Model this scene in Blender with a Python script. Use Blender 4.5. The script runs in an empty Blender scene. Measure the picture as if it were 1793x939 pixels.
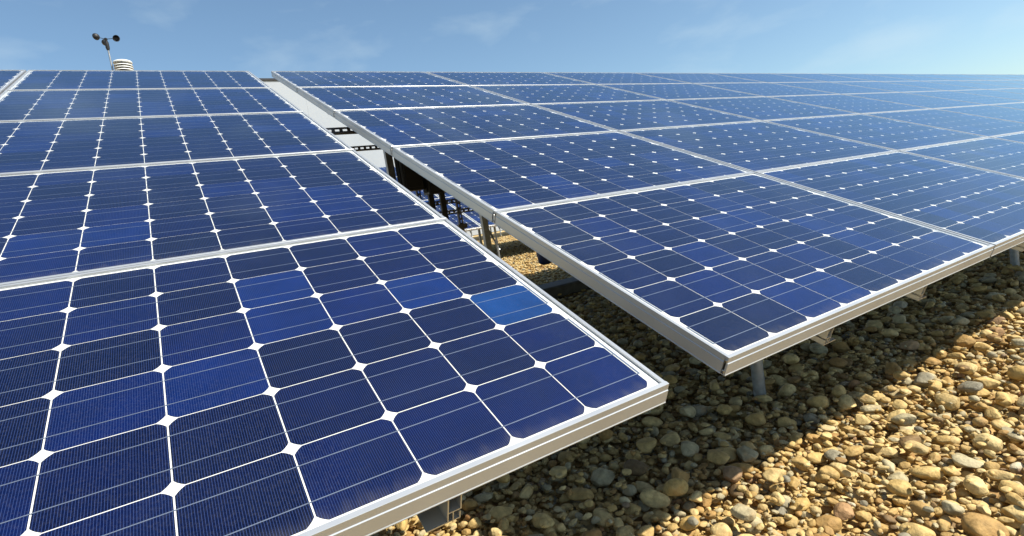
import bpy, math, random
import numpy as np
from mathutils import Matrix, Vector

random.seed(7)
rng = np.random.default_rng(11)
S = bpy.context.scene
COL = S.collection

# ------------------------------------------------------------------ camera, sky, sun, exposure
TILT = math.radians(23.7)                 # slope of the solar arrays
H0 = 0.53                                 # front top edge of the near arrays above the gravel
# camera orientation in the array's own frame (columns: along row, up slope, normal), solved from the panel grid
CAM_R = np.array([[0.84164801, -0.53583134, 0.06718191],
                  [-0.18322848, -0.40037395, -0.89784633],
                  [0.50799209, 0.74336093, -0.43515349]])
CAM_C = np.array([-0.73901889, -0.51282951, 0.62896321])
FPX, IMW, IMH = 930.97, 1793.0, 939.0
cT, sT = math.cos(TILT), math.sin(TILT)
ARR = np.array([[1, 0, 0], [0, cT, -sT], [0, sT, cT]])      # array frame -> world
RW = CAM_R @ ARR.T
CW = ARR @ CAM_C + np.array([0, 0, H0])

cam_d = bpy.data.cameras.new("camera")
cam = bpy.data.objects.new("camera", cam_d)
COL.objects.link(cam)
m = Matrix(((RW[0][0], -RW[1][0], -RW[2][0], CW[0]),
            (RW[0][1], -RW[1][1], -RW[2][1], CW[1]),
            (RW[0][2], -RW[1][2], -RW[2][2], CW[2]),
            (0, 0, 0, 1)))
cam.matrix_world = m
cam_d.sensor_fit = 'HORIZONTAL'
cam_d.sensor_width = 36.0
cam_d.lens = 36.0 * FPX / IMW
cam_d.clip_start = 0.02
cam_d.clip_end = 2000.0
S.camera = cam

SUN = Vector((0.50, -0.62, 1.0)).normalized()
sun_el = math.asin(SUN.z)
sun_az = math.atan2(SUN.x, SUN.y)

world = bpy.data.worlds.new("World")
S.world = world
world.use_nodes = True
nt = world.node_tree
nt.nodes.clear()
wo = nt.nodes.new("ShaderNodeOutputWorld")
bg = nt.nodes.new("ShaderNodeBackground")
sky = nt.nodes.new("ShaderNodeTexSky")
sky.sky_type = 'NISHITA'
sky.sun_disc = False
sky.sun_elevation = sun_el
sky.sun_rotation = sun_az
sky.altitude = 50
sky.air_density = 1.0
sky.dust_density = 0.9
sky.ozone_density = 0.9
bg.inputs['Strength'].default_value = 0.100
# thin wisps of cirrus
tc = nt.nodes.new("ShaderNodeTexCoord")
mp = nt.nodes.new("ShaderNodeMapping")
mp.inputs['Scale'].default_value = (2.6, 2.6, 7.0)
mp.inputs['Rotation'].default_value = (0.12, 0.2, 0.4)
nz = nt.nodes.new("ShaderNodeTexNoise")
nz.inputs['Scale'].default_value = 2.1
nz.inputs['Detail'].default_value = 6
nz.inputs['Roughness'].default_value = 0.5
nz.inputs['Distortion'].default_value = 0.25
rp = nt.nodes.new("ShaderNodeValToRGB")
rp.color_ramp.elements[0].position = 0.52
rp.color_ramp.elements[0].color = (0, 0, 0, 1)
rp.color_ramp.elements[1].position = 0.82
rp.color_ramp.elements[1].color = (0.34, 0.34, 0.34, 1)
mixc = nt.nodes.new("ShaderNodeMixRGB")
mixc.inputs['Color2'].default_value = (5.4, 5.7, 6.0, 1)
nt.links.new(tc.outputs['Generated'], mp.inputs['Vector'])
nt.links.new(mp.outputs['Vector'], nz.inputs['Vector'])
nt.links.new(nz.outputs['Fac'], rp.inputs['Fac'])
nt.links.new(rp.outputs['Color'], mixc.inputs['Fac'])
nt.links.new(sky.outputs['Color'], mixc.inputs['Color1'])
wb_ = nt.nodes.new("ShaderNodeMixRGB")          # white balance of the daylight sky
wb_.blend_type = 'MULTIPLY'
wb_.inputs['Fac'].default_value = 1.0
wb_.inputs['Color2'].default_value = (0.91, 1.03, 1.03, 1)
nt.links.new(mixc.outputs['Color'], wb_.inputs['Color1'])
nt.links.new(wb_.outputs['Color'], bg.inputs['Color'])
nt.links.new(bg.outputs['Background'], wo.inputs['Surface'])

sun_d = bpy.data.lights.new("sun", 'SUN')
sun_d.energy = 5.0
sun_d.angle = math.radians(0.53)
sun_d.color = (1.0, 0.94, 0.82)
sun = bpy.data.objects.new("sun", sun_d)
COL.objects.link(sun)
sun.rotation_euler = SUN.to_track_quat('Z', 'Y').to_euler()
sun.location = (6, -6, 12)

S.view_settings.view_transform = 'Standard'
S.view_settings.look = 'None'
S.view_settings.exposure = 0.62
S.view_settings.gamma = 1.0
S.view_settings.use_curve_mapping = False
S.render.engine = 'CYCLES'
S.cycles.use_denoising = True
S.cycles.max_bounces = 8
S.cycles.transparent_max_bounces = 16
S.cycles.caustics_reflective = False
S.cycles.caustics_refractive = False

# ------------------------------------------------------------------ materials
def mat(name):
    M = bpy.data.materials.new(name)
    M.use_nodes = True
    n = M.node_tree.nodes
    return M, n, M.node_tree.links, n['Principled BSDF']

def ramp(n, stops, interp='LINEAR'):
    r = n.new("ShaderNodeValToRGB")
    cr = r.color_ramp
    cr.interpolation = interp
    while len(cr.elements) < len(stops):
        cr.elements.new(0.5)
    for e, (p, c) in zip(cr.elements, stops):
        e.position = p
        e.color = (c[0], c[1], c[2], 1)
    return r

def mathn(n, op, a=None, b=None, c=None):
    k = n.new("ShaderNodeMath")
    k.operation = op
    for i, v in enumerate((a, b, c)):
        if v is not None and not hasattr(v, 'links'):
            k.inputs[i].default_value = v
    return k

def metal(name, col, rough=0.4, metallic=0.85, noise=0.06, scale=30, stretch=(1, 1, 1)):
    M, n, l, b = mat(name)
    t = n.new("ShaderNodeTexCoord")
    mpn = n.new("ShaderNodeMapping")
    mpn.inputs['Scale'].default_value = stretch
    z = n.new("ShaderNodeTexNoise")
    z.inputs['Scale'].default_value = scale
    z.inputs['Detail'].default_value = 5
    r = ramp(n, [(0.25, tuple(c * (1 - noise * 2) for c in col)), (0.75, tuple(min(1, c * (1 + noise)) for c in col))])
    l.new(t.outputs['Object'], mpn.inputs['Vector'])
    l.new(mpn.outputs['Vector'], z.inputs['Vector'])
    l.new(z.outputs['Fac'], r.inputs['Fac'])
    l.new(r.outputs['Color'], b.inputs['Base Color'])
    rr = ramp(n, [(0.3, (rough * 0.85,) * 3), (0.7, (min(1, rough * 1.2),) * 3)])
    l.new(z.outputs['Fac'], rr.inputs['Fac'])
    l.new(rr.outputs['Color'], b.inputs['Roughness'])
    b.inputs['Metallic'].default_value = metallic
    return M

M_FRAME = metal("anodised_aluminium", (0.49, 0.505, 0.525), 0.36, 0.55, 0.025, 5)
M_RAIL = metal("extruded_aluminium", (0.66, 0.66, 0.64), 0.38, 0.85, 0.07, 20)
M_GALV = metal("galvanised_steel", (0.36, 0.38, 0.40), 0.5, 0.8, 0.16, 40)
M_STRUT = metal("weathered_strut_steel", (0.16, 0.16, 0.165), 0.55, 0.6, 0.2, 50)
M_BLACK = metal("black_powder_coat", (0.016, 0.016, 0.018), 0.5, 0.0, 0.2, 30)
M_BLUE = metal("blue_plastic", (0.012, 0.035, 0.16), 0.4, 0.0, 0.1, 30)
M_WHITE = metal("white_louvre_plastic", (0.80, 0.80, 0.77), 0.5, 0.0, 0.04, 30)
M_WALL = metal("white_wall_cladding", (0.38, 0.42, 0.475), 0.6, 0.0, 0.03, 0.7)
M_COPE = metal("dark_coping_metal", (0.03, 0.03, 0.035), 0.5, 0.2, 0.1, 4)
M_KERB = metal("dark_concrete", (0.10, 0.095, 0.088), 0.9, 0.0, 0.25, 14)
M_SCREW = metal("screw_steel", (0.35, 0.35, 0.36), 0.3, 1.0, 0.05, 60)
M_RIBBON = metal("solder_ribbon", (0.15, 0.185, 0.27), 0.5, 0.2, 0.05, 60)

# white backsheet
M_BACK, n, l, b = mat("white_backsheet")
t = n.new("ShaderNodeTexCoord")
z = n.new("ShaderNodeTexNoise")
z.inputs['Scale'].default_value = 6
r = ramp(n, [(0.3, (0.76, 0.76, 0.74)), (0.7, (0.84, 0.84, 0.83))])
l.new(t.outputs['Object'], z.inputs['Vector'])
l.new(z.outputs['Fac'], r.inputs['Fac'])
l.new(r.outputs['Color'], b.inputs['Base Color'])
b.inputs['Roughness'].default_value = 0.7

# crystalline silicon cell: blue, cell-to-cell shade, printed silver fingers along the slope
CELL_STOPS = [(0.0, (0.0009, 0.0018, 0.016)), (0.25, (0.0010, 0.0026, 0.028)), (0.50, (0.0011, 0.0042, 0.044)),
              (0.75, (0.0013, 0.0072, 0.066)), (0.92, (0.0017, 0.0135, 0.098)), (0.985, (0.0026, 0.028, 0.135)), (1.0, (0.0036, 0.044, 0.18))]
def cell_material(name, joined):
    M, n, l, b = mat(name)
    t = n.new("ShaderNodeTexCoord")
    if joined:
        g = n.new("ShaderNodeNewGeometry")
        rnd = g.outputs['Random Per Island']
    else:
        g = n.new("ShaderNodeObjectInfo")
        sepc = n.new('ShaderNodeSeparateColor')
        l.new(g.outputs['Color'], sepc.inputs[0])
        rnd = sepc.outputs[0]
    rc = ramp(n, CELL_STOPS)
    l.new(rnd, rc.inputs['Fac'])
    # soft mottling within the wafer
    z = n.new("ShaderNodeTexNoise")
    z.inputs['Scale'].default_value = 9
    z.inputs['Detail'].default_value = 5
    off = n.new("ShaderNodeVectorMath")
    off.operation = 'ADD'
    l.new(t.outputs['Object'], off.inputs[0])
    l.new(rnd, off.inputs[1])
    l.new(off.outputs['Vector'], z.inputs['Vector'])
    mr = n.new("ShaderNodeMapRange")
    mr.inputs['From Min'].default_value = 0.3
    mr.inputs['From Max'].default_value = 0.7
    mr.inputs['To Min'].default_value = 0.78
    mr.inputs['To Max'].default_value = 1.3
    l.new(z.outputs['Fac'], mr.inputs['Value'])
    mul = n.new("ShaderNodeVectorMath")
    mul.operation = 'SCALE'
    l.new(rc.outputs['Color'], mul.inputs[0])
    l.new(mr.outputs['Result'], mul.inputs['Scale'])
    # fingers every 2.5 mm
    sx = n.new("ShaderNodeSeparateXYZ")
    l.new(t.outputs['Object'], sx.inputs['Vector'])
    d = mathn(n, 'MULTIPLY', b=1 / 0.0036)
    l.new(sx.outputs['X'], d.inputs[0])
    fr = mathn(n, 'FRACT')
    l.new(d.outputs[0], fr.inputs[0])
    lt = mathn(n, 'LESS_THAN', b=0.2)
    l.new(fr.outputs[0], lt.inputs[0])
    mixf = n.new("ShaderNodeMixRGB")
    mixf.inputs['Color2'].default_value = (0.024, 0.044, 0.15, 1)
    l.new(lt.outputs[0], mixf.inputs['Fac'])
    l.new(mul.outputs['Vector'], mixf.inputs['Color1'])
    l.new(mixf.outputs['Color'], b.inputs['Base Color'])
    b.inputs['Roughness'].default_value = 0.5
    b.inputs['Specular IOR Level'].default_value = 0.05
    return M
M_CELL = cell_material("silicon_cell", False)
M_CELLJ = cell_material("silicon_cell_grid", True)

# thin clear cover glass with settled dust along its lower edge
M_GLASS = bpy.data.materials.new("cover_glass")
M_GLASS.use_nodes = True
n = M_GLASS.node_tree.nodes
l = M_GLASS.node_tree.links
n.clear()
out = n.new("ShaderNodeOutputMaterial")
tr = n.new("ShaderNodeBsdfTransparent")
tr.inputs['Color'].default_value = (0.97, 0.985, 0.985, 1)
gl = n.new("ShaderNodeBsdfGlossy")
gl.inputs['Roughness'].default_value = 0.035
gl.inputs['Color'].default_value = (0.72, 0.86, 1.0, 1)
fz = n.new("ShaderNodeFresnel")
fz.inputs['IOR'].default_value = 1.5
mx = n.new("ShaderNodeMixShader")
l.new(fz.outputs['Fac'], mx.inputs['Fac'])
l.new(tr.outputs[0], mx.inputs[1])
l.new(gl.outputs[0], mx.inputs[2])
df = n.new("ShaderNodeBsdfDiffuse")
df.inputs['Color'].default_value = (0.50, 0.47, 0.40, 1)
t = n.new("ShaderNodeTexCoord")
oi = n.new("ShaderNodeObjectInfo")
of = n.new("ShaderNodeVectorMath")
of.operation = 'ADD'
sc7 = n.new("ShaderNodeVectorMath")
sc7.operation = 'SCALE'
sc7.inputs['Scale'].default_value = 7.0
cmb = n.new("ShaderNodeCombineXYZ")
l.new(oi.outputs['Random'], cmb.inputs['X'])
l.new(oi.outputs['Random'], cmb.inputs['Y'])
l.new(cmb.outputs[0], sc7.inputs[0])
l.new(t.outputs['Object'], of.inputs[0])
l.new(sc7.outputs[0], of.inputs[1])
mpg = n.new("ShaderNodeMapping")
mpg.inputs['Scale'].default_value = (34, 9, 1)
mpg.inputs['Rotation'].default_value = (0, 0, 0.35)
z1 = n.new("ShaderNodeTexNoise")
z1.inputs['Scale'].default_value = 1.0
z1.inputs['Detail'].default_value = 6
z1.inputs['Roughness'].default_value = 0.7
l.new(of.outputs[0], mpg.inputs['Vector'])
l.new(mpg.outputs[0], z1.inputs['Vector'])
sx = n.new("ShaderNodeSeparateXYZ")
l.new(t.outputs['Object'], sx.inputs[0])
edge = n.new("ShaderNodeMapRange")              # 1 at the lower edge, 0 some centimetres up
edge.interpolation_type = 'SMOOTHSTEP'
edge.inputs['From Min'].default_value = 0.006
edge.inputs['From Max'].default_value = 0.075
edge.inputs['To Min'].default_value = 1.0
edge.inputs['To Max'].default_value = 0.0
l.new(sx.outputs['Y'], edge.inputs['Value'])
thr = mathn(n, 'MULTIPLY', b=0.55)
l.new(edge.outputs[0], thr.inputs[0])
add = mathn(n, 'ADD')
l.new(thr.outputs[0], add.inputs[0])
l.new(z1.outputs['Fac'], add.inputs[1])
dr = n.new("ShaderNodeMapRange")
dr.interpolation_type = 'SMOOTHSTEP'
dr.inputs['From Min'].default_value = 0.72
dr.inputs['From Max'].default_value = 1.45
dr.inputs['To Min'].default_value = 0.0
dr.inputs['To Max'].default_value = 0.09
l.new(add.outputs[0], dr.inputs['Value'])
# a faint overall film with small specks
z2 = n.new("ShaderNodeTexNoise")
z2.inputs['Scale'].default_value = 260
z2.inputs['Detail'].default_value = 2
l.new(of.outputs[0], z2.inputs['Vector'])
sp = n.new("ShaderNodeMapRange")
sp.inputs['From Min'].default_value = 0.45
sp.inputs['From Max'].default_value = 0.80
sp.inputs['To Min'].default_value = 0.0
sp.inputs['To Max'].default_value = 0.022
l.new(z2.outputs['Fac'], sp.inputs['Value'])
mxd = mathn(n, 'MAXIMUM')
l.new(dr.outputs[0], mxd.inputs[0])
l.new(sp.outputs[0], mxd.inputs[1])
mx2 = n.new("ShaderNodeMixShader")
l.new(mxd.outputs[0], mx2.inputs['Fac'])
l.new(mx.outputs[0], mx2.inputs[1])
l.new(df.outputs[0], mx2.inputs[2])
l.new(mx2.outputs[0], out.inputs['Surface'])

M_LAMI = bpy.data.materials.new("bonded_glass_face")
M_LAMI.use_nodes = True
n = M_LAMI.node_tree.nodes
n.clear()
out = n.new("ShaderNodeOutputMaterial")
tr = n.new("ShaderNodeBsdfTransparent")
M_LAMI.node_tree.links.new(tr.outputs[0], out.inputs['Surface'])

# pebbles
PEB_STOPS = [(0.0, (0.15, 0.100, 0.050)), (0.05, (0.35, 0.205, 0.070)), (0.16, (0.44, 0.285, 0.100)), (0.34, (0.54, 0.375, 0.145)),
             (0.55, (0.64, 0.485, 0.225)), (0.70, (0.50, 0.335, 0.115)), (0.84, (0.47, 0.400, 0.240)), (0.93, (0.40, 0.340, 0.205)),
             (0.97, (0.225, 0.205, 0.155)), (0.98, (0.36, 0.180, 0.062)), (1.0, (0.60, 0.52, 0.36))]
def pebble_material(name, joined):
    M, n, l, b = mat(name)
    t = n.new("ShaderNodeTexCoord")
    if joined:
        g = n.new("ShaderNodeNewGeometry")
        rnd = g.outputs['Random Per Island']
    else:
        g = n.new("ShaderNodeObjectInfo")
        rnd = g.outputs['Random']
    rc = ramp(n, PEB_STOPS)
    l.new(rnd, rc.inputs['Fac'])
    gp = n.new("ShaderNodeNewGeometry")
    z = n.new("ShaderNodeTexNoise")
    z.inputs['Scale'].default_value = 42
    z.inputs['Detail'].default_value = 7
    z.inputs['Roughness'].default_value = 0.65
    l.new(gp.outputs['Position'], z.inputs['Vector'])
    mr = n.new("ShaderNodeMapRange")
    mr.inputs['From Min'].default_value = 0.28
    mr.inputs['From Max'].default_value = 0.72
    mr.inputs['To Min'].default_value = 0.55
    mr.inputs['To Max'].default_value = 1.28
    l.new(z.outputs['Fac'], mr.inputs['Value'])
    mul = n.new("ShaderNodeVectorMath")
    mul.operation = 'SCALE'
    l.new(rc.outputs['Color'], mul.inputs[0])
    l.new(mr.outputs[0], mul.inputs['Scale'])
    # rusty staining
    z3 = n.new("ShaderNodeTexNoise")
    z3.inputs['Scale'].default_value = 15
    z3.inputs['Detail'].default_value = 5
    l.new(gp.outputs['Position'], z3.inputs['Vector'])
    ms = n.new("ShaderNodeMapRange")
    ms.inputs['From Min'].default_value = 0.56
    ms.inputs['From Max'].default_value = 0.74
    ms.inputs['To Max'].default_value = 0.65
    l.new(z3.outputs['Fac'], ms.inputs['Value'])
    mixs = n.new("ShaderNodeMixRGB")
    mixs.inputs['Color2'].default_value = (0.36, 0.20, 0.065, 1)
    l.new(ms.outputs[0], mixs.inputs['Fac'])
    l.new(mul.outputs[0], mixs.inputs['Color1'])
    l.new(mixs.outputs[0], b.inputs['Base Color'])
    b.inputs['Roughness'].default_value = 0.72
    b.inputs['Specular IOR Level'].default_value = 0.3
    bp = n.new("ShaderNodeBump")
    bp.inputs['Strength'].default_value = 0.8
    bp.inputs['Distance'].default_value = 0.004
    z4 = n.new("ShaderNodeTexNoise")
    z4.inputs['Scale'].default_value = 110
    z4.inputs['Detail'].default_value = 5
    l.new(gp.outputs['Position'], z4.inputs['Vector'])
    l.new(z4.outputs['Fac'], bp.inputs['Height'])
    l.new(bp.outputs[0], b.inputs['Normal'])
    return M
M_PEB = pebble_material("flint_pebble", False)
M_PEBJ = pebble_material("flint_gravel", True)

# far ground: pebbles too small to tell apart
M_GROUND, n, l, b = mat("gravel_roof")
gp = n.new("ShaderNodeNewGeometry")
vo = n.new("ShaderNodeTexVoronoi")
vo.inputs['Scale'].default_value = 20
l.new(gp.outputs['Position'], vo.inputs['Vector'])
sxv = n.new("ShaderNodeSeparateColor")
l.new(vo.outputs['Color'], sxv.inputs[0])
rc = ramp(n, PEB_STOPS)
l.new(sxv.outputs[0], rc.inputs['Fac'])
l.new(rc.outputs['Color'], b.inputs['Base Color'])
b.inputs['Roughness'].default_value = 0.85
bp = n.new("ShaderNodeBump")
bp.inputs['Strength'].default_value = 1.0
bp.inputs['Distance'].default_value = 0.03
inv = mathn(n, 'SUBTRACT', a=1.0)
l.new(vo.outputs['Distance'], inv.inputs[1])
l.new(inv.outputs[0], bp.inputs['Height'])
l.new(bp.outputs[0], b.inputs['Normal'])

# ------------------------------------------------------------------ mesh helpers
class MB:
    def __init__(s):
        s.v, s.f = [], []
    def box(s, lo, hi):
        i = len(s.v)
        (a, b_, c), (d, e, f) = lo, hi
        s.v += [(a, b_, c), (d, b_, c), (d, e, c), (a, e, c), (a, b_, f), (d, b_, f), (d, e, f), (a, e, f)]
        s.f += [tuple(i + k for k in q) for q in ((0, 3, 2, 1), (4, 5, 6, 7), (0, 1, 5, 4), (1, 2, 6, 5), (2, 3, 7, 6), (3, 0, 4, 7))]
        return s
    def prism(s, prof, frame):
        """prof: 2D points; frame(p, end) -> 3D"""
        i, k = len(s.v), len(prof)
        s.v += [frame(p, 0) for p in prof] + [frame(p, 1) for p in prof]
        s.f.append(tuple(range(i + k - 1, i - 1, -1)))
        s.f.append(tuple(range(i + k, i + 2 * k)))
        for j in range(k):
            j2 = (j + 1) % k
            s.f.append((i + j, i + j2, i + k + j2, i + k + j))
        return s
    def tube(s, p0, p1, r0, r1=None, seg=16):
        r1 = r0 if r1 is None else r1
        p0, p1 = Vector(p0), Vector(p1)
        d = (p1 - p0).normalized()
        a = d.orthogonal().normalized()
        b_ = d.cross(a)
        i = len(s.v)
        for p, r in ((p0, r0), (p1, r1)):
            for k in range(seg):
                q = p + (a * math.cos(2 * math.pi * k / seg) + b_ * math.sin(2 * math.pi * k / seg)) * r
                s.v.append(tuple(q))
        for k in range(seg):
            k2 = (k + 1) % seg
            s.f.append((i + k, i + k2, i + seg + k2, i + seg + k))
        s.f.append(tuple(range(i + seg - 1, i - 1, -1)))
        s.f.append(tuple(range(i + seg, i + 2 * seg)))
        return s
    def path(s, pts, r, seg=10):
        for a, b_ in zip(pts[:-1], pts[1:]):
            s.tube(a, b_, r, seg=seg)
        return s
    def lathe(s, prof, seg=28, at=(0, 0, 0)):
        i, k = len(s.v), len(prof)
        for r_, z_ in prof:
            for q in range(seg):
                a = 2 * math.pi * q / seg
                s.v.append((at[0] + r_ * math.cos(a), at[1] + r_ * math.sin(a), at[2] + z_))
        for j in range(k - 1):
            for q in range(seg):
                q2 = (q + 1) % seg
                s.f.append((i + j * seg + q, i + j * seg + q2, i + (j + 1) * seg + q2, i + (j + 1) * seg + q))
        s.f.append(tuple(range(i + seg - 1, i - 1, -1)))
        s.f.append(tuple(range(i + (k - 1) * seg, i + k * seg)))
        return s
    def mesh(s, name, material, smooth=False):
        me = bpy.data.meshes.new(name)
        me.from_pydata(s.v, [], s.f)
        me.materials.append(material)
        me.update()
        import bmesh
        bm = bmesh.new()
        bm.from_mesh(me)
        bmesh.ops.recalc_face_normals(bm, faces=bm.faces)
        bm.to_mesh(me)
        bm.free()
        if smooth:
            me.shade_smooth()
            if hasattr(me, 'set_sharp_from_angle'):
                me.set_sharp_from_angle(angle=math.radians(40))
        return me

def obj(name, me, parent=None, loc=None, rot=None):
    o = bpy.data.objects.new(name, me)
    COL.objects.link(o)
    if parent is not None:
        o.parent = parent
    if loc is not None:
        o.location = loc
    if rot is not None:
        o.rotation_euler = rot
    return o

def tag(o, label, cat, group=None):
    o['label'] = label
    o['category'] = cat
    if group:
        o['group'] = group
    return o

def thing(name, label, cat, loc=(0, 0, 0), rot=(0, 0, 0), group=None):
    o = bpy.data.objects.new(name, None)
    COL.objects.link(o)
    o.empty_display_size = 0.1
    o.location = loc
    o.rotation_euler = rot
    return tag(o, label, cat, group)

def arr_pt(u, v, nn=0.0, origin=(0, 0, H0)):
    p = ARR @ np.array([u, v, nn])
    return (p[0] + origin[0], p[1] + origin[1], p[2] + origin[2])

# ------------------------------------------------------------------ ground
ground_me = MB()
ground_me.v = [(-400, -300, -0.06), (400, -300, -0.06), (400, 500, -0.06), (-400, 500, -0.06)]
ground_me.f = [(0, 1, 2, 3)]
ground = obj('ground', ground_me.mesh('ground', M_GROUND))
ground['kind'] = 'structure'

# white-clad building standing behind the arrays
WY = 29.0
WTOP = 9.55
bld = thing('building', 'plain white clad building with dark coping behind the solar arrays', 'building', (0, WY, -0.03))
wb = MB()
wb.box((-14, 0.06, 0), (34, 9, WTOP - 0.005))
obj('wall', wb.mesh('building_wall', M_WALL), bld)
clad = MB().box((0, 0, 0), (3.996, 0.057, WTOP - 0.012)).mesh('cladding_panel', M_WALL)
for k in range(12):
    obj('cladding_panel', clad, bld, (-14 + 4 * k + 0.002, 0, 0))
obj('coping', MB().box((-14.2, -0.05, WTOP), (34.2, 9.2, WTOP + 0.1)).mesh('coping', M_COPE), bld)

# ------------------------------------------------------------------ solar panels
PU, PV = 0.158, 0.156            # cell pitch along the row, up the slope
CELL = (0.1555, 0.1538)
FW, FH = 1.476, 0.969            # panel size
COLP, ROWP = 1.488, 0.972        # panel pitch
MU, MV = (FW - 9 * PU) / 2, (FH - 6 * PV) / 2
GAP = 0.183

PROF = [(-0.0095, 0), (-0.0010, 0), (-0.0004, -0.0006), (-0.0004, -0.0143), (0.0012, -0.0156), (0.0012, -0.0432), (0.0022, -0.0444), (0.0022, -0.046),
        (-0.028, -0.046), (-0.028, -0.044), (-0.0035, -0.044), (-0.0035, -0.0062), (-0.0095, -0.0062)]
front_me = MB().prism(PROF, lambda p, e: (e * FW, -p[0], p[1])).mesh('frame_front', M_FRAME)
back_me = MB().prism(PROF, lambda p, e: (e * FW, FH + p[0], p[1])).mesh('frame_back', M_FRAME)
SIDEPROF = [p for p in PROF]
left_me = MB().prism(SIDEPROF, lambda p, e: (-p[0] + 0.0003, 0.0098 + e * (FH - 0.0196), p[1] - 0.0004)).mesh('frame_left', M_FRAME)
right_me = MB().prism(SIDEPROF, lambda p, e: (FW + p[0] - 0.0003, 0.0098 + e * (FH - 0.0196), p[1] - 0.0004)).mesh('frame_right', M_FRAME)
glass_me = MB().box((0.004, 0.004, -0.0051), (FW - 0.004, FH - 0.004, -0.0019)).mesh('cover_glass', M_GLASS)
glass_me.materials.append(M_LAMI)               # underside and edges are bonded to the laminate: nothing reflects there
for p_ in glass_me.polygons:
    p_.material_index = 0 if p_.normal.z > 0.5 else 1
back_sheet_me = MB().box((0.004, 0.004, -0.0073), (FW - 0.004, FH - 0.004, -0.0062)).mesh('backsheet', M_BACK)

M_SHADE_SHEET = metal('dark_shade_sheet', (0.035, 0.036, 0.042), 0.6, 0.0, 0.1, 8)  # unseen dark sheet added below each panel to deepen the shade underneath
shade_sheet_me = MB().box((0.004, 0.004, -0.0084), (FW - 0.004, FH - 0.004, -0.0075)).mesh('added_shade_sheet', M_SHADE_SHEET)

def cell_outline(cx, cy, ch=0.0138, seg=3):
    hx, hy = CELL[0] / 2, CELL[1] / 2
    pts = []
    R_ = 0.094
    for sx_, sy_ in ((1, 1), (-1, 1), (-1, -1), (1, -1)):
        a = (sx_ * hx, sy_ * (hy - ch))
        b_ = (sx_ * (hx - ch), sy_ * hy)
        seq = []
        for k in range(seg + 1):
            q = k / seg
            x, y = a[0] + (b_[0] - a[0]) * q, a[1] + (b_[1] - a[1]) * q
            bul = 0.0011 * math.sin(math.pi * q)
            seq.append((x + sx_ * bul * 0.7, y + sy_ * bul * 0.7))
        if sx_ * sy_ < 0:
            seq.reverse()
        pts += seq
    return [(cx + x, cy + y) for x, y in pts]

cell_me = MB().prism(cell_outline(0, 0), lambda p, e: (p[0], p[1], -0.0060 + 0.0004 * e)).mesh('cell', M_CELL)
joined = MB()
for i in range(9):
    for j in range(6):
        o_ = cell_outline(MU + (i + .5) * PU, MV + (j + .5) * PV, seg=1)
        k = len(joined.v)
        joined.v += [(x, y, -0.0056) for x, y in o_]
        joined.f.append(tuple(range(k, k + len(o_))))
joined_me = joined.mesh('cell_grid', M_CELLJ)
RX0, RX1 = MU - 0.006, FW - MU + 0.006
bus_me = MB().box((RX0, -0.0009, -0.00555), (RX1, 0.0009, -0.0053)).mesh('busbar', M_RIBBON)
busj = MB()
for j in range(6):
    for s_ in (-1, 1):
        y = MV + (j + .5) * PV + s_ * 0.037
        busj.box((RX0, y - 0.0009, -0.00555), (RX1, y + 0.0009, -0.0053))
busj_me = busj.mesh('busbar_grid', M_RIBBON)
inter_me = MB().box((-0.0022, 0, -0.00566), (0.0022, PV + 0.078, -0.00535)).mesh('interconnect', M_RIBBON)
inter_s_me = MB().box((-0.0022, 0, -0.00566), (0.0022, 0.078, -0.00535)).mesh('interconnect_short', M_RIBBON)
screw_me = MB().lathe([(0.0036, 0), (0.0036, 0.0012), (0.0022, 0.0020), (0.0010, 0.0020), (0.0008, 0.0012)], 12).mesh('screw', M_SCREW, True)

def make_panel(label, group, loc, full, screws=False, tones=None):
    p = thing('solar_panel', label, 'solar panel', loc, (TILT, 0, 0), group)
    fr = obj('frame_rail', front_me, p)
    bk = obj('frame_rail', back_me, p)
    obj('frame_rail', left_me, p)
    obj('frame_rail', right_me, p)
    if screws:
        for rail, vv in ((fr, 0.0045), (bk, FH - 0.0045)):
            for nn in (-0.010, -0.037):
                obj('screw', screw_me, rail, (0.0002, vv, nn), (0, -math.pi / 2, 0))
    obj('backsheet', back_sheet_me, p)
    obj('added_shade_sheet', shade_sheet_me, p)
    obj('cover_glass', glass_me, p)
    if full:
        for i in range(9):
            for j in range(6):
                co = obj('cell', cell_me, p, (MU + (i + .5) * PU, MV + (j + .5) * PV, 0))
                tone = 0.9 * random.random() ** 1.15
                if tones:
                    tone = tones.get((8 - i, j), tone * 0.8)
                co.color = (tone, tone, tone, 1)
        for j in range(6):
            for s_ in (-1, 1):
                obj('busbar', bus_me, p, (0, MV + (j + .5) * PV + s_ * 0.037, 0))
        # strings joined in pairs at either end
        for j in (0, 2, 4):
            obj('interconnect', inter_me, p, (RX1 - 0.0022, MV + (j + .5) * PV - 0.0385, 0))
        for j in (1, 3):
            obj('interconnect', inter_me, p, (RX0 + 0.0022, MV + (j + .5) * PV - 0.0385, 0))
        for j in (0, 5):
            obj('interconnect', inter_s_me, p, (RX0 + 0.0022, MV + (j + .5) * PV - 0.0385, 0))
    else:
        c = obj('cell_grid', joined_me, p)
        c['kind'] = 'stuff'
        c = obj('busbar_grid', busj_me, p)
        c['kind'] = 'stuff'
    return p

ROWN = ['lowest', 'second', 'third', 'fourth', 'topmost']
ORD = ['first', 'second', 'third', 'fourth', 'fifth', 'sixth', 'seventh', 'eighth', 'ninth', 'tenth', 'eleventh', 'twelfth', 'thirteenth', 'fourteenth']
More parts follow.
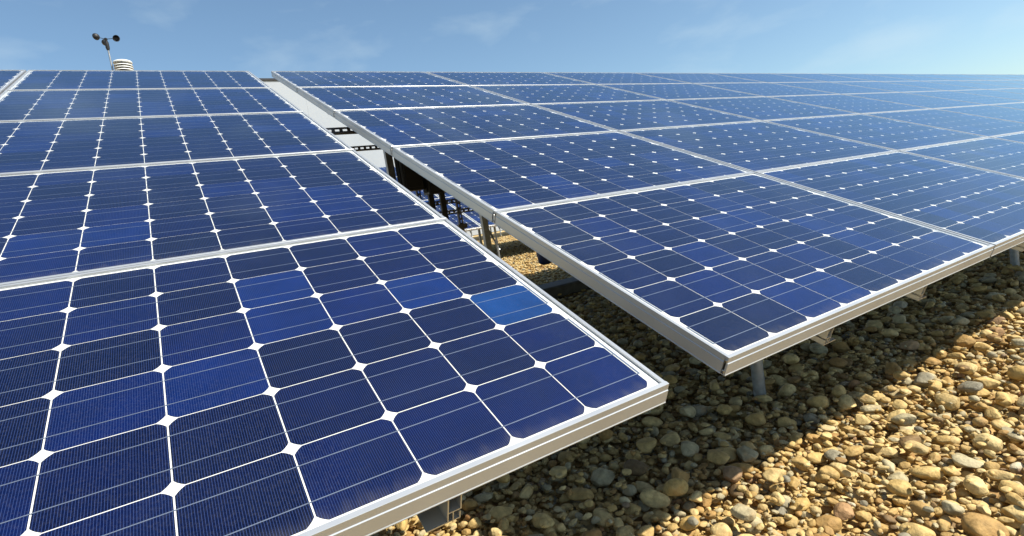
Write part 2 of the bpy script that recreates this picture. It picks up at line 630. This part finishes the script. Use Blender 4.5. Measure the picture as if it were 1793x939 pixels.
# wafers of the nearest panel: (column from the gap, row from the bottom) -> tone
NEAR_TONES = {(0, 2): 0.995, (1, 3): 0.93, (3, 4): 0.92, (3, 3): 0.86, (4, 2): 0.82, (2, 3): 0.75, (3, 2): 0.02, (2, 2): 0.1, (4, 4): 0.15, (0, 0): 0.7, (0, 1): 0.5, (1, 0): 0.55, (2, 0): 0.45, (1, 1): 0.2, (2, 1): 0.3}
# short array, beside the weather mast
for c in range(7):
    for r in range(5):
        make_panel(f'blue solar panel, {ROWN[r]} row, {ORD[c]} from the gap, array below the weather mast', 'panels of the array below the weather mast',
                   arr_pt(-FW - c * COLP, r * ROWP), c < 2, False, NEAR_TONES if c == 0 and r == 0 else None)
# long array
for c in range(14):
    for r in range(5):
        make_panel(f'blue solar panel, {ROWN[r]} row, {ORD[c]} from the gap, long array', 'panels of the long array',
                   arr_pt(GAP + c * COLP, r * ROWP), c < 5, c == 0)
# arrays standing farther back on the roof
HF = 0.745
ORG2 = (4.486 - 3 * COLP, 9.0, HF)
for c in range(7):
    for r in range(5):
        make_panel(f'blue solar panel, {ROWN[r]} row, column {ORD[c]}, array glimpsed through the gap', 'panels of the array behind the gap',
                   arr_pt(c * COLP, r * ROWP, 0, ORG2), False)
ORG3 = (5.2, 20.3, HF)
for c in range(8):
    for r in range(5):
        make_panel(f'blue solar panel, {ROWN[r]} row, column {ORD[c]}, farthest array before the white building', 'panels of the farthest array',
                   arr_pt(c * COLP, r * ROWP, 0, ORG3), False)

# ------------------------------------------------------------------ mounting racks
RAILV0, RAILV1 = 0.012, 4.853
def rail_mesh(mir=1):
    b_ = MB()
    t0, w = -0.0462, 0.0125
    y0, y1 = RAILV0, RAILV1
    hgt = 0.070
    b_.box((-w, y0, t0 - hgt), (-w + .0022, y1, t0 - .0022))              # near wall
    b_.box((w - .0022, y0, t0 - .050), (w, y1, t0 - .0070))               # far wall
    b_.box((-w, y0, t0 - .0022), (w - .009, y1, t0))                      # top
    b_.box((w - .009, y0, t0 - .0070), (w - .0068, y1, t0))               # bolt slot
    b_.box((w - .0068, y0, t0 - .0092), (w, y1, t0 - .0071))
    b_.box((-w + .0022, y0, t0 - .0500), (w - .0023, y1, t0 - .0480))     # web
    b_.box((-w + .0022, y0, t0 - hgt), (w - .001, y1, t0 - hgt + .0022))  # bottom
    b_.box((-.003, y0, t0 - hgt + .0022), (-.0012, y1, t0 - .0501))       # inner web
    b_.box((w - .0035, y0, t0 - hgt + .0022), (w - .0014, y1, t0 - .0545))
    b_.box((-w - .036, y0, t0 - hgt), (-w - .0001, y1, t0 - hgt + .0028)) # foot flange
    b_.v = [(x * mir, y, z_) for x, y, z_ in b_.v]
    return b_.mesh('mounting_rail', M_RAIL)
rail_me = rail_mesh()
rail_mir_me = rail_mesh(-1)

def strut_mesh(name, x0, x1, wid=0.041, dep=0.021, pitch=0.05, slot=0.028, sh=0.014):
    """slotted channel along X, slotted web facing -Y, open slots"""
    b_ = MB()
    tk = 0.0025
    hw = wid / 2
    b_.box((x0, -tk, sh / 2), (x1, 0, hw))
    b_.box((x0, -tk, -hw), (x1, 0, -sh / 2))
    k = x0
    while k < x1:
        e = min(k + pitch - slot, x1)
        b_.box((k, -tk + .0001, -sh / 2 + .00001), (e, -.0001, sh / 2 - .00001))
        k += pitch
    b_.box((x0, 0.0001, hw - tk), (x1, dep, hw))
    b_.box((x0, 0.0001, -hw), (x1, dep, -hw + tk))
    return b_.mesh(name, M_STRUT)

def under_z(y, nn, org=(0, 0, H0)):
    """height of the plane nn below the panel faces at horizontal distance y"""
    v = (y - org[1] + nn * sT) / cT
    return org[2] + v * sT + nn * cT

N_RAIL = -0.1162
def make_rack(label, u0, ncol, org, group=None, post_u=None, leg_u=None, rear_y=3.85, front_y=0.65, mirror=True):
    rk = thing('mounting_rack', label, 'solar rack', (org[0], org[1], 0), (0, 0, 0), group)
    for c in range(ncol):
        for off in (0.467, 1.020):
            o = obj('mounting_rail', rail_mir_me if mirror else rail_me, rk, (u0 + c * COLP + off, 0, org[2]), (TILT, 0, 0))
    x0, x1 = u0 + 0.40, u0 + ncol * COLP - 0.40
    for yy in (front_y, rear_y):
        zz = under_z(yy + org[1], N_RAIL, org) - 0.0325
        obj('cross_beam', MB().tube((x0, yy, zz), (x1, yy, zz), 0.030, seg=16).mesh('cross_beam', M_GALV, True), rk)
    zf = under_z(front_y + org[1], N_RAIL, org) - 0.045
    zr = under_z(rear_y + org[1], N_RAIL, org) - 0.045
    pm = MB().tube((0, 0, -0.04), (0, 0, zf), 0.0245, seg=24)
    pm = pm.mesh('post', M_GALV, True)
    lm = MB()
    lm.box((-0.030, -0.004, 0), (0.030, 0, zr))
    lm.box((-0.030, 0, 0), (-0.026, 0.040, zr))
    lm.box((0.026, 0, 0), (0.030, 0.040, zr))
    lm.box((-0.026, 0.0362, 0), (-0.012, 0.040, zr))
    lm.box((0.012, 0.0362, 0), (0.026, 0.040, zr))
    lm = lm.mesh('rear_leg', M_GALV)
    for u in (post_u if post_u is not None else [u0 + 0.99 + 2.976 * k for k in range((ncol + 1) // 2)]):
        obj('post', pm, rk, (u, front_y, 0))
    for u in (leg_u if leg_u is not None else [u0 + 0.7 + 2.976 * k for k in range((ncol + 1) // 2)]):
        obj('rear_leg', lm, rk, (u, rear_y - 0.02, 0.0))
    return rk

rack_s = make_rack('aluminium and steel mounting rack under the array below the weather mast', -7 * COLP + 0.012, 7, (0, 0, H0),
                   post_u=[-1.45, -4.4, -7.4], leg_u=[-1.1, -4.1, -7.1], mirror=False)
rack_l = make_rack('aluminium and steel mounting rack under the long array', GAP, 14, (0, 0, H0),
                   post_u=[1.18 + 2.976 * k for k in range(7)], leg_u=[0.90, 1.745] + [4.6 + 2.976 * k for k in range(6)])
# slotted ties that cross the gap between the two arrays
def tie(x0, x1, y, zz, rot=0.0):
    o = obj('slotted_tie', strut_mesh('slotted_tie', x0, x1), rack_l, (0, y, zz), (rot, 0, 0))
    return o
tie(-0.62, 1.10, 2.80, 1.603, -0.25)
tie(-0.55, 1.02, 3.86, 1.655)
tie(0.85, 2.05, 3.78, 1.004)
tie(0.80, 1.62, 3.90, 1.108)
vert = strut_mesh('slotted_upright', 0.0, 1.30)
obj('slotted_upright', vert, rack_l, (1.507, 3.862, 0.42), (0, -math.pi / 2, 0))
vert2 = strut_mesh('slotted_upright_tall', 0.0, 1.0)
obj('slotted_upright', vert2, rack_l, (1.165, 3.95, 0.95), (0, -math.pi / 2, 0))
obj('tie_clamp', MB().box((-0.05, -0.035, -0.022), (0.04, 0.0, 0.022)).mesh('tie_clamp', M_STRUT), rack_l, (1.507, 3.86, 0.86))
obj('bolt_head', MB().lathe([(0.012, 0), (0.012, 0.009), (0.006, 0.014), (0.003, 0.014)], 12).mesh('bolt_head', M_STRUT, True), rack_l,
    arr_pt(GAP + 0.02, 3.10, -0.0465), (TILT + math.pi, 0, 0))

# racks of the arrays behind, with braced front posts
def brace_rack(label, org, ncol):
    rk = make_rack(label, 0.0, ncol, org, None, post_u=[0.45 + 1.488 * k for k in range(ncol)], leg_u=[0.45 + 1.488 * k for k in range(ncol)], front_y=0.30)
    zf = under_z(0.30 + org[1], N_RAIL, org)
    bm_ = MB().box((-0.02, 0.0, -0.005), (0.02, 0.62, 0.005)).mesh('brace', M_GALV)
    for k in range(ncol):
        obj('brace', bm_, rk, (0.45 + 1.488 * k + 0.045, 0.31, 0.18), (math.radians(52), 0, 0))
    return rk
brace_rack('braced mounting rack under the array glimpsed through the gap', ORG2, 7)
brace_rack('braced mounting rack under the farthest array before the white building', ORG3, 8)

# dark concrete kerb that carries the rear legs
kerb = thing('ballast_kerb', 'dark concrete ballast kerb lying on the gravel under the long array', 'kerb', (0, 3.95, 0))
kerb_me = MB().prism([(-0.17, -0.03), (0.17, -0.03), (0.17, 0.075), (0.155, 0.09), (-0.155, 0.09), (-0.17, 0.075)],
                     lambda p, e: (e * 0.99, p[0], p[1])).mesh('kerb_block', M_KERB)
for k in range(-5, 21):
    obj('kerb_block', kerb_me, kerb, (k * 1.0, 0, 0))

# ------------------------------------------------------------------ electrical boxes under the long array
def inverter(label, x0, x1, y0, y1, z0, z1):
    t_ = thing('inverter', label, 'inverter', ((x0 + x1) / 2, (y0 + y1) / 2, z0))
    w, d, hh = (x1 - x0) / 2, (y1 - y0) / 2, z1 - z0
    bevel = 0.012
    prof = [(-w + bevel, -d), (w - bevel, -d), (w, -d + bevel), (w, d), (-w, d), (-w, -d + bevel)]
    obj('housing', MB().prism(prof, lambda p, e: (p[0], p[1], hh * e)).mesh('inverter_housing', M_BLACK), t_)
    obj('cover', MB().box((-w + .02, -d - .012, .025), (w - .02, -d - .0005, hh - .025)).mesh('inverter_cover', M_BLACK), t_)
    fin = MB().box((-.0015, -.012, .02), (.0015, 0, hh - .02)).mesh('cooling_fin', M_BLACK)
    for k in range(6):
        obj('cooling_fin', fin, t_, (-w - .0005, -d + .035 + k * (2 * d - .05) / 6, 0), (0, 0, -math.pi / 2))
    return t_, w, d, hh
t1, w, d, hh = inverter('tall black inverter box hung beside the rear leg of the long array', 0.935, 1.125, 3.68, 3.81, 1.235, 1.585)
br = MB()
br.box((-w + .02, d, .05), (w - .02, d + .045, .08))
br.box((-w + .02, d, hh - .08), (w - .02, d + .045, hh - .05))
obj('bracket', br.mesh('inverter_bracket', M_STRUT), t1)
t2, w, d, hh = inverter('squat black junction box on two legs behind the inverter', 1.15, 1.335, 3.66, 3.79, 1.185, 1.44)
lg = MB().box((-.024, -.015, -1.21), (.024, .015, 0)).mesh('box_leg', M_BLACK)
obj('leg', lg, t2, (-0.048, 0.03, 0))
obj('leg', lg, t2, (0.062, 0.03, 0))

# blue connector on a cable
bx, by, bz = 1.53, 2.59, 0.485
pc = thing('cable_connector', 'dark blue rounded plastic connector hanging on a cable under the long array', 'connector', (bx, by, bz))
obj('shell', MB().lathe([(0.004, 0.0), (0.030, 0.002), (0.048, 0.012), (0.056, 0.03), (0.058, 0.075), (0.063, 0.077), (0.063, 0.097), (0.056, 0.099),
                         (0.045, 0.13), (0.026, 0.155), (0.02, 0.19)], 28).mesh('connector_shell', M_BLUE, True), pc)
ztop = under_z(by, N_RAIL) - bz
cab = [(0, 0, 0.185)]
for k in range(1, 9):
    q = k / 8
    cab.append((0.03 * math.sin(q * 3.1), 0.02 * math.sin(q * 5), 0.185 + (ztop + 0.02 - 0.185) * q))
obj('cable', MB().path(cab, 0.009, 8).mesh('connector_cable', M_BLACK, True), pc)

# ------------------------------------------------------------------ weather mast
MX, MY = -1.05, 6.22
mast = thing('weather_mast', 'slim grey weather mast with cross arm standing behind the top panels', 'mast', (MX, MY, -0.03))
obj('pole', MB().tube((0, 0, -0.03), (0, 0, 3.32), 0.010, 0.008, 14).mesh('mast_pole', M_GALV, True), mast)
obj('base_plate', MB().box((-.16, -.16, 0), (.16, .16, .03)).mesh('mast_base', M_GALV), mast)
obj('cross_arm', MB().tube((-.30, 0, 2.945), (.13, 0, 2.945), 0.008, seg=12).mesh('mast_arm', M_GALV, True), mast)
for k in range(3):
    a = 2.1 * k + 0.5
    obj('guy_wire', MB().tube((0, 0, 2.4), (1.1 * math.cos(a), 1.1 * math.sin(a) + 0.4, -0.02), 0.002, seg=6).mesh('guy_wire', M_GALV), mast)

sh = thing('radiation_shield', 'white stacked-plate radiation shield on the weather mast arm', 'weather sensor', (MX + 0.10, MY, 2.935))
plate = MB().lathe([(0.030, 0.010), (0.062, 0.010), (0.083, 0.000), (0.086, -0.007), (0.084, -0.0075), (0.060, 0.004), (0.030, 0.004)], 36).mesh('plate', M_WHITE, True)
for k in range(6):
    obj('plate', plate, sh, (0, 0, 0.012 + 0.0250 * k))
obj('cap', MB().lathe([(0.086, -0.006), (0.087, 0.0), (0.080, 0.010), (0.060, 0.018), (0.03, 0.022), (0.004, 0.0235)], 36).mesh('shield_cap', M_WHITE, True), sh, (0, 0, 0.168))
obj('core', MB().tube((0, 0, -0.006), (0, 0, 0.172), 0.031, seg=20).mesh('shield_core', M_BLACK, True), sh)

an = thing('cup_anemometer', 'black three-cup anemometer on top of the weather mast', 'anemometer', (MX, MY, 3.30))
obj('body', MB().lathe([(0.016, 0), (0.018, 0.01), (0.018, -0.05), (0.012, -0.07)][::-1] + [(0.011, 0.03), (0.014, 0.035), (0.014, 0.05), (0.004, 0.056)], 20).mesh('anemometer_body', M_BLACK, True), an)
cup = MB()
prof = [(0.034 * math.sin(a_), -0.034 * math.cos(a_)) for a_ in np.linspace(0.12, math.pi / 2, 8)] + [(0.030 * math.sin(a_), -0.030 * math.cos(a_)) for a_ in np.linspace(math.pi / 2, 0.12, 8)]
cup.lathe(prof, 20)
cup_me = cup.mesh('anemometer_cup', M_BLACK, True)
for k in range(3):
    a = math.radians(-22 + 120 * k)
    obj('cup_arm', MB().tube((0, 0, 0.042), (0.085 * math.cos(a), 0.085 * math.sin(a), 0.042), 0.003, seg=8).mesh('cup_arm', M_BLACK, True), an)
    obj('cup', cup_me, an, (0.098 * math.cos(a), 0.098 * math.sin(a), 0.042), (math.pi / 2, 0, a))

# ------------------------------------------------------------------ pebbles
import bmesh
def ico(sub):
    bm = bmesh.new()
    bmesh.ops.create_icosphere(bm, subdivisions=sub, radius=1.0)
    v = np.array([x.co[:] for x in bm.verts])
    f = np.array([[q.index for q in x.verts] for x in bm.faces])
    bm.free()
    return v, f

NVAR = 16
def stone_shape(v, seed):
    r_ = np.random.default_rng(900 + seed)
    d = v / np.linalg.norm(v, axis=1, keepdims=True)
    rad = np.ones(len(d))
    for _ in range(4):
        k = r_.normal(size=3) * 1.3
        rad += 0.055 * np.sin(d @ k * 1.7 + r_.uniform(0, 6.28))
    p = d * rad[:, None]
    cuts = 4 + seed % 4 if seed % 3 else 9
    for _ in range(cuts):                       # worn facets
        nrm = r_.normal(size=3)
        nrm /= np.linalg.norm(nrm)
        lim = r_.uniform(0.62, 0.9)
        ex = np.maximum(p @ nrm - lim, 0)
        p -= np.outer(ex * 0.8, nrm)
    return p / np.abs(p).max(axis=0)

LOD = {k: ico(k) for k in (1, 2, 3, 4)}
SHAPES = {k: [stone_shape(LOD[k][0], s) for s in range(NVAR)] for k in LOD}

def project(P):
    X = (P - CW) @ RW.T
    return 896.5 + FPX * X[:, 0] / X[:, 2], 469.5 + FPX * X[:, 1] / X[:, 2], X[:, 2]

def settle(x0, x1, y0, y1, res, layers, rmin, rmax, keep):
    """drop stones one by one onto a height map so that they rest on each other"""
    nx, ny = int((x1 - x0) / res) + 1, int((y1 - y0) / res) + 1
    Hm = np.zeros((nx, ny)) - 0.06
    out_ = []
    for rl, rh, cover in layers:
        mean_a = math.pi * ((rl + rh) / 2) ** 2 * 0.8
        count = int((x1 - x0) * (y1 - y0) * cover / mean_a)
        rr = rl + (rh - rl) * rng.random(count) ** 2.5
        xs = x0 + (x1 - x0) * rng.random((count, 3))
        ys = y0 + (y1 - y0) * rng.random((count, 3))
        for i in range(count):
            a = rr[i]
            if not keep(xs[i, 0], ys[i, 0]):
                continue
            best = None
            for q in range(3):
                ix, iy = int((xs[i, q] - x0) / res), int((ys[i, q] - y0) / res)
                w_ = max(1, int(a * 0.7 / res))
                hv = Hm[max(0, ix - w_):ix + w_ + 1, max(0, iy - w_):iy + w_ + 1].max()
                if best is None or hv < best[0]:
                    best = (hv, xs[i, q], ys[i, q])
            x, y = best[1], best[2]
            asp = rng.uniform(0.52, 0.95)
            c = a * rng.uniform(0.32, 0.74)
            th = rng.uniform(0, 6.28)
            w_ = int(a / res) + 1
            ix, iy = int((x - x0) / res), int((y - y0) / res)
            xa, xb, ya, yb = max(0, ix - w_), min(nx, ix + w_ + 1), max(0, iy - w_), min(ny, iy + w_ + 1)
            gx = (np.arange(xa, xb) * res + x0 - x)[:, None]
            gy = (np.arange(ya, yb) * res + y0 - y)[None, :]
            lx = (gx * math.cos(th) + gy * math.sin(th)) / a
            ly = (-gx * math.sin(th) + gy * math.cos(th)) / (a * asp)
            q2 = 1 - lx * lx - ly * ly
            ins = q2 > 0
            if not ins.any():
                continue
            cap = c * np.sqrt(np.maximum(q2, 0))
            sub = Hm[xa:xb, ya:yb]
            zc = (sub + cap)[ins].max() - c * 0.22       # rests, bedded a little
            sub[ins] = np.maximum(sub, zc + cap)[ins]
            tilt = rng.normal(0, 0.16, 2)
            out_.append((x, y, zc, a, a * asp, c, th, tilt[0], tilt[1], int(rng.integers(NVAR))))
    return np.array(out_)

def rots(st):
    th, tx, ty = st[:, 6], st[:, 7], st[:, 8]
    cz, sz, cx_, sx_, cy_, sy_ = np.cos(th), np.sin(th), np.cos(tx), np.sin(tx), np.cos(ty), np.sin(ty)
    o, zr = np.ones_like(th), np.zeros_like(th)
    Rz = np.stack([np.stack([cz, -sz, zr], 1), np.stack([sz, cz, zr], 1), np.stack([zr, zr, o], 1)], 1)
    Rx = np.stack([np.stack([o, zr, zr], 1), np.stack([zr, cx_, -sx_], 1), np.stack([zr, sx_, cx_], 1)], 1)
    Ry = np.stack([np.stack([cy_, zr, sy_], 1), np.stack([zr, o, zr], 1), np.stack([-sy_, zr, cy_], 1)], 1)
    return Rz @ Rx @ Ry

def stones_mesh(name, groups):
    V, F, base = [], [], 0
    for st, lod in groups:
        if len(st) == 0:
            continue
        Rm_ = rots(st)
        for s in range(NVAR):
            sel = st[:, 9] == s
            if not sel.any():
                continue
            a = st[sel]
            pv = SHAPES[lod][s][None] * a[:, None, 3:6]
            pv = np.einsum('nij,nkj->nki', Rm_[sel], pv) + a[:, None, :3]
            kv = pv.shape[1]
            ff = LOD[lod][1][None] + (base + np.arange(len(a)) * kv)[:, None, None]
            V.append(pv.reshape(-1, 3))
            F.append(ff.reshape(-1, 3))
            base += len(a) * kv
    V, F = np.concatenate(V), np.concatenate(F)
    me = bpy.data.meshes.new(name)
    me.vertices.add(len(V))
    me.vertices.foreach_set('co', V.astype(np.float32).ravel())
    me.loops.add(F.size)
    me.loops.foreach_set('vertex_index', F.astype(np.int32).ravel())
    me.polygons.add(len(F))
    me.polygons.foreach_set('loop_start', np.arange(0, F.size, 3, dtype=np.int32))
    me.materials.append(M_PEBJ)
    me.update(calc_edges=True)
    me.validate()
    me.shade_smooth()
    return me

def seen_zone(mx, my):
    """ground the camera could see from about here"""
    def f(x, y):
        X = RW @ (np.array([x, y, 0.0]) - CW)
        if X[2] < 0.35:
            return False
        px, py = 896.5 + FPX * X[0] / X[2], 469.5 + FPX * X[1] / X[2]
        return -mx < px < IMW + mx and py < IMH + my
    return f
zone = seen_zone(130, 260)
near_keep = lambda x, y: zone(x, y) and not (x < -0.75 and y > 0.55)
st = settle(-1.4, 4.2, -0.9, 2.3, 0.006, [(0.012, 0.024, 1.4), (0.013, 0.046, 1.0), (0.007, 0.018, 0.5)], 0, 0, near_keep)
mid_keep = lambda x, y: zone(x, y) and abs(x - (0.62 * y + 0.3)) < 2.0 + 0.12 * y
st2 = settle(-0.8, 8.0, 2.3, 11.5, 0.012, [(0.018, 0.036, 1.25)], 0, 0, mid_keep)
st4 = settle(3.0, 16.0, 11.5, 20.0, 0.02, [(0.028, 0.05, 1.0)], 0, 0, lambda x, y: zone(x, y) and abs(x - (0.56 * y + 0.6)) < 2.4)
st3 = settle(4.2, 9.0, -0.9, 2.3, 0.012, [(0.018, 0.036, 1.2)], 0, 0, zone)

px, py, pz = project(st[:, :3])
size = FPX * st[:, 3] / pz
# hidden behind the panels?
dirs = st[:, :3] - CW
dl = dirs @ ARR
c0 = CAM_C
tt = -c0[2] / dl[:, 2]
hit = c0[None] + tt[:, None] * dl
hid = (tt > 0) & (tt < 1) & (hit[:, 1] > 0) & (hit[:, 1] < 4.86) & ((hit[:, 0] < 0) | (hit[:, 0] > GAP))
seen = (px > 0) & (px < IMW) & (py > 0) & (py < IMH) & ~hid
# buried stones do not show
top_rank = st[:, 2] + st[:, 5]
score = np.where(seen & (top_rank > -0.015), size, 0)
idx = np.argsort(-score)[:300]
single = np.zeros(len(st), bool)
single[idx] = True
peb_me = []
for s in range(NVAR):
    me = bpy.data.meshes.new('pebble')
    me.from_pydata(SHAPES[4][s].tolist(), [], LOD[4][1].tolist())
    me.materials.append(M_PEB)
    me.update()
    me.shade_smooth()
    peb_me.append(me)
RR = rots(st[idx])
for a, R_ in zip(st[idx], RR):
    o = bpy.data.objects.new('pebble', peb_me[int(a[9])])
    COL.objects.link(o)
    o.parent = ground
    mm = Matrix([list(R_[0]) + [a[0]], list(R_[1]) + [a[1]], list(R_[2]) + [a[2]], [0, 0, 0, 1]])
    o.matrix_local = mm @ Matrix.Diagonal((a[3], a[4], a[5], 1))
rest = st[~single]
rz = pz[~single]
g = obj('gravel', stones_mesh('gravel', [(rest[rz < 1.9], 3), (rest[(rz >= 1.9)], 2), (st2, 1), (st3, 1), (st4, 1)]), ground)
g['kind'] = 'stuff'
print('pebbles', len(st), len(st2), len(st3), 'tris', sum(len(p.vertices) - 2 for p in g.data.polygons))
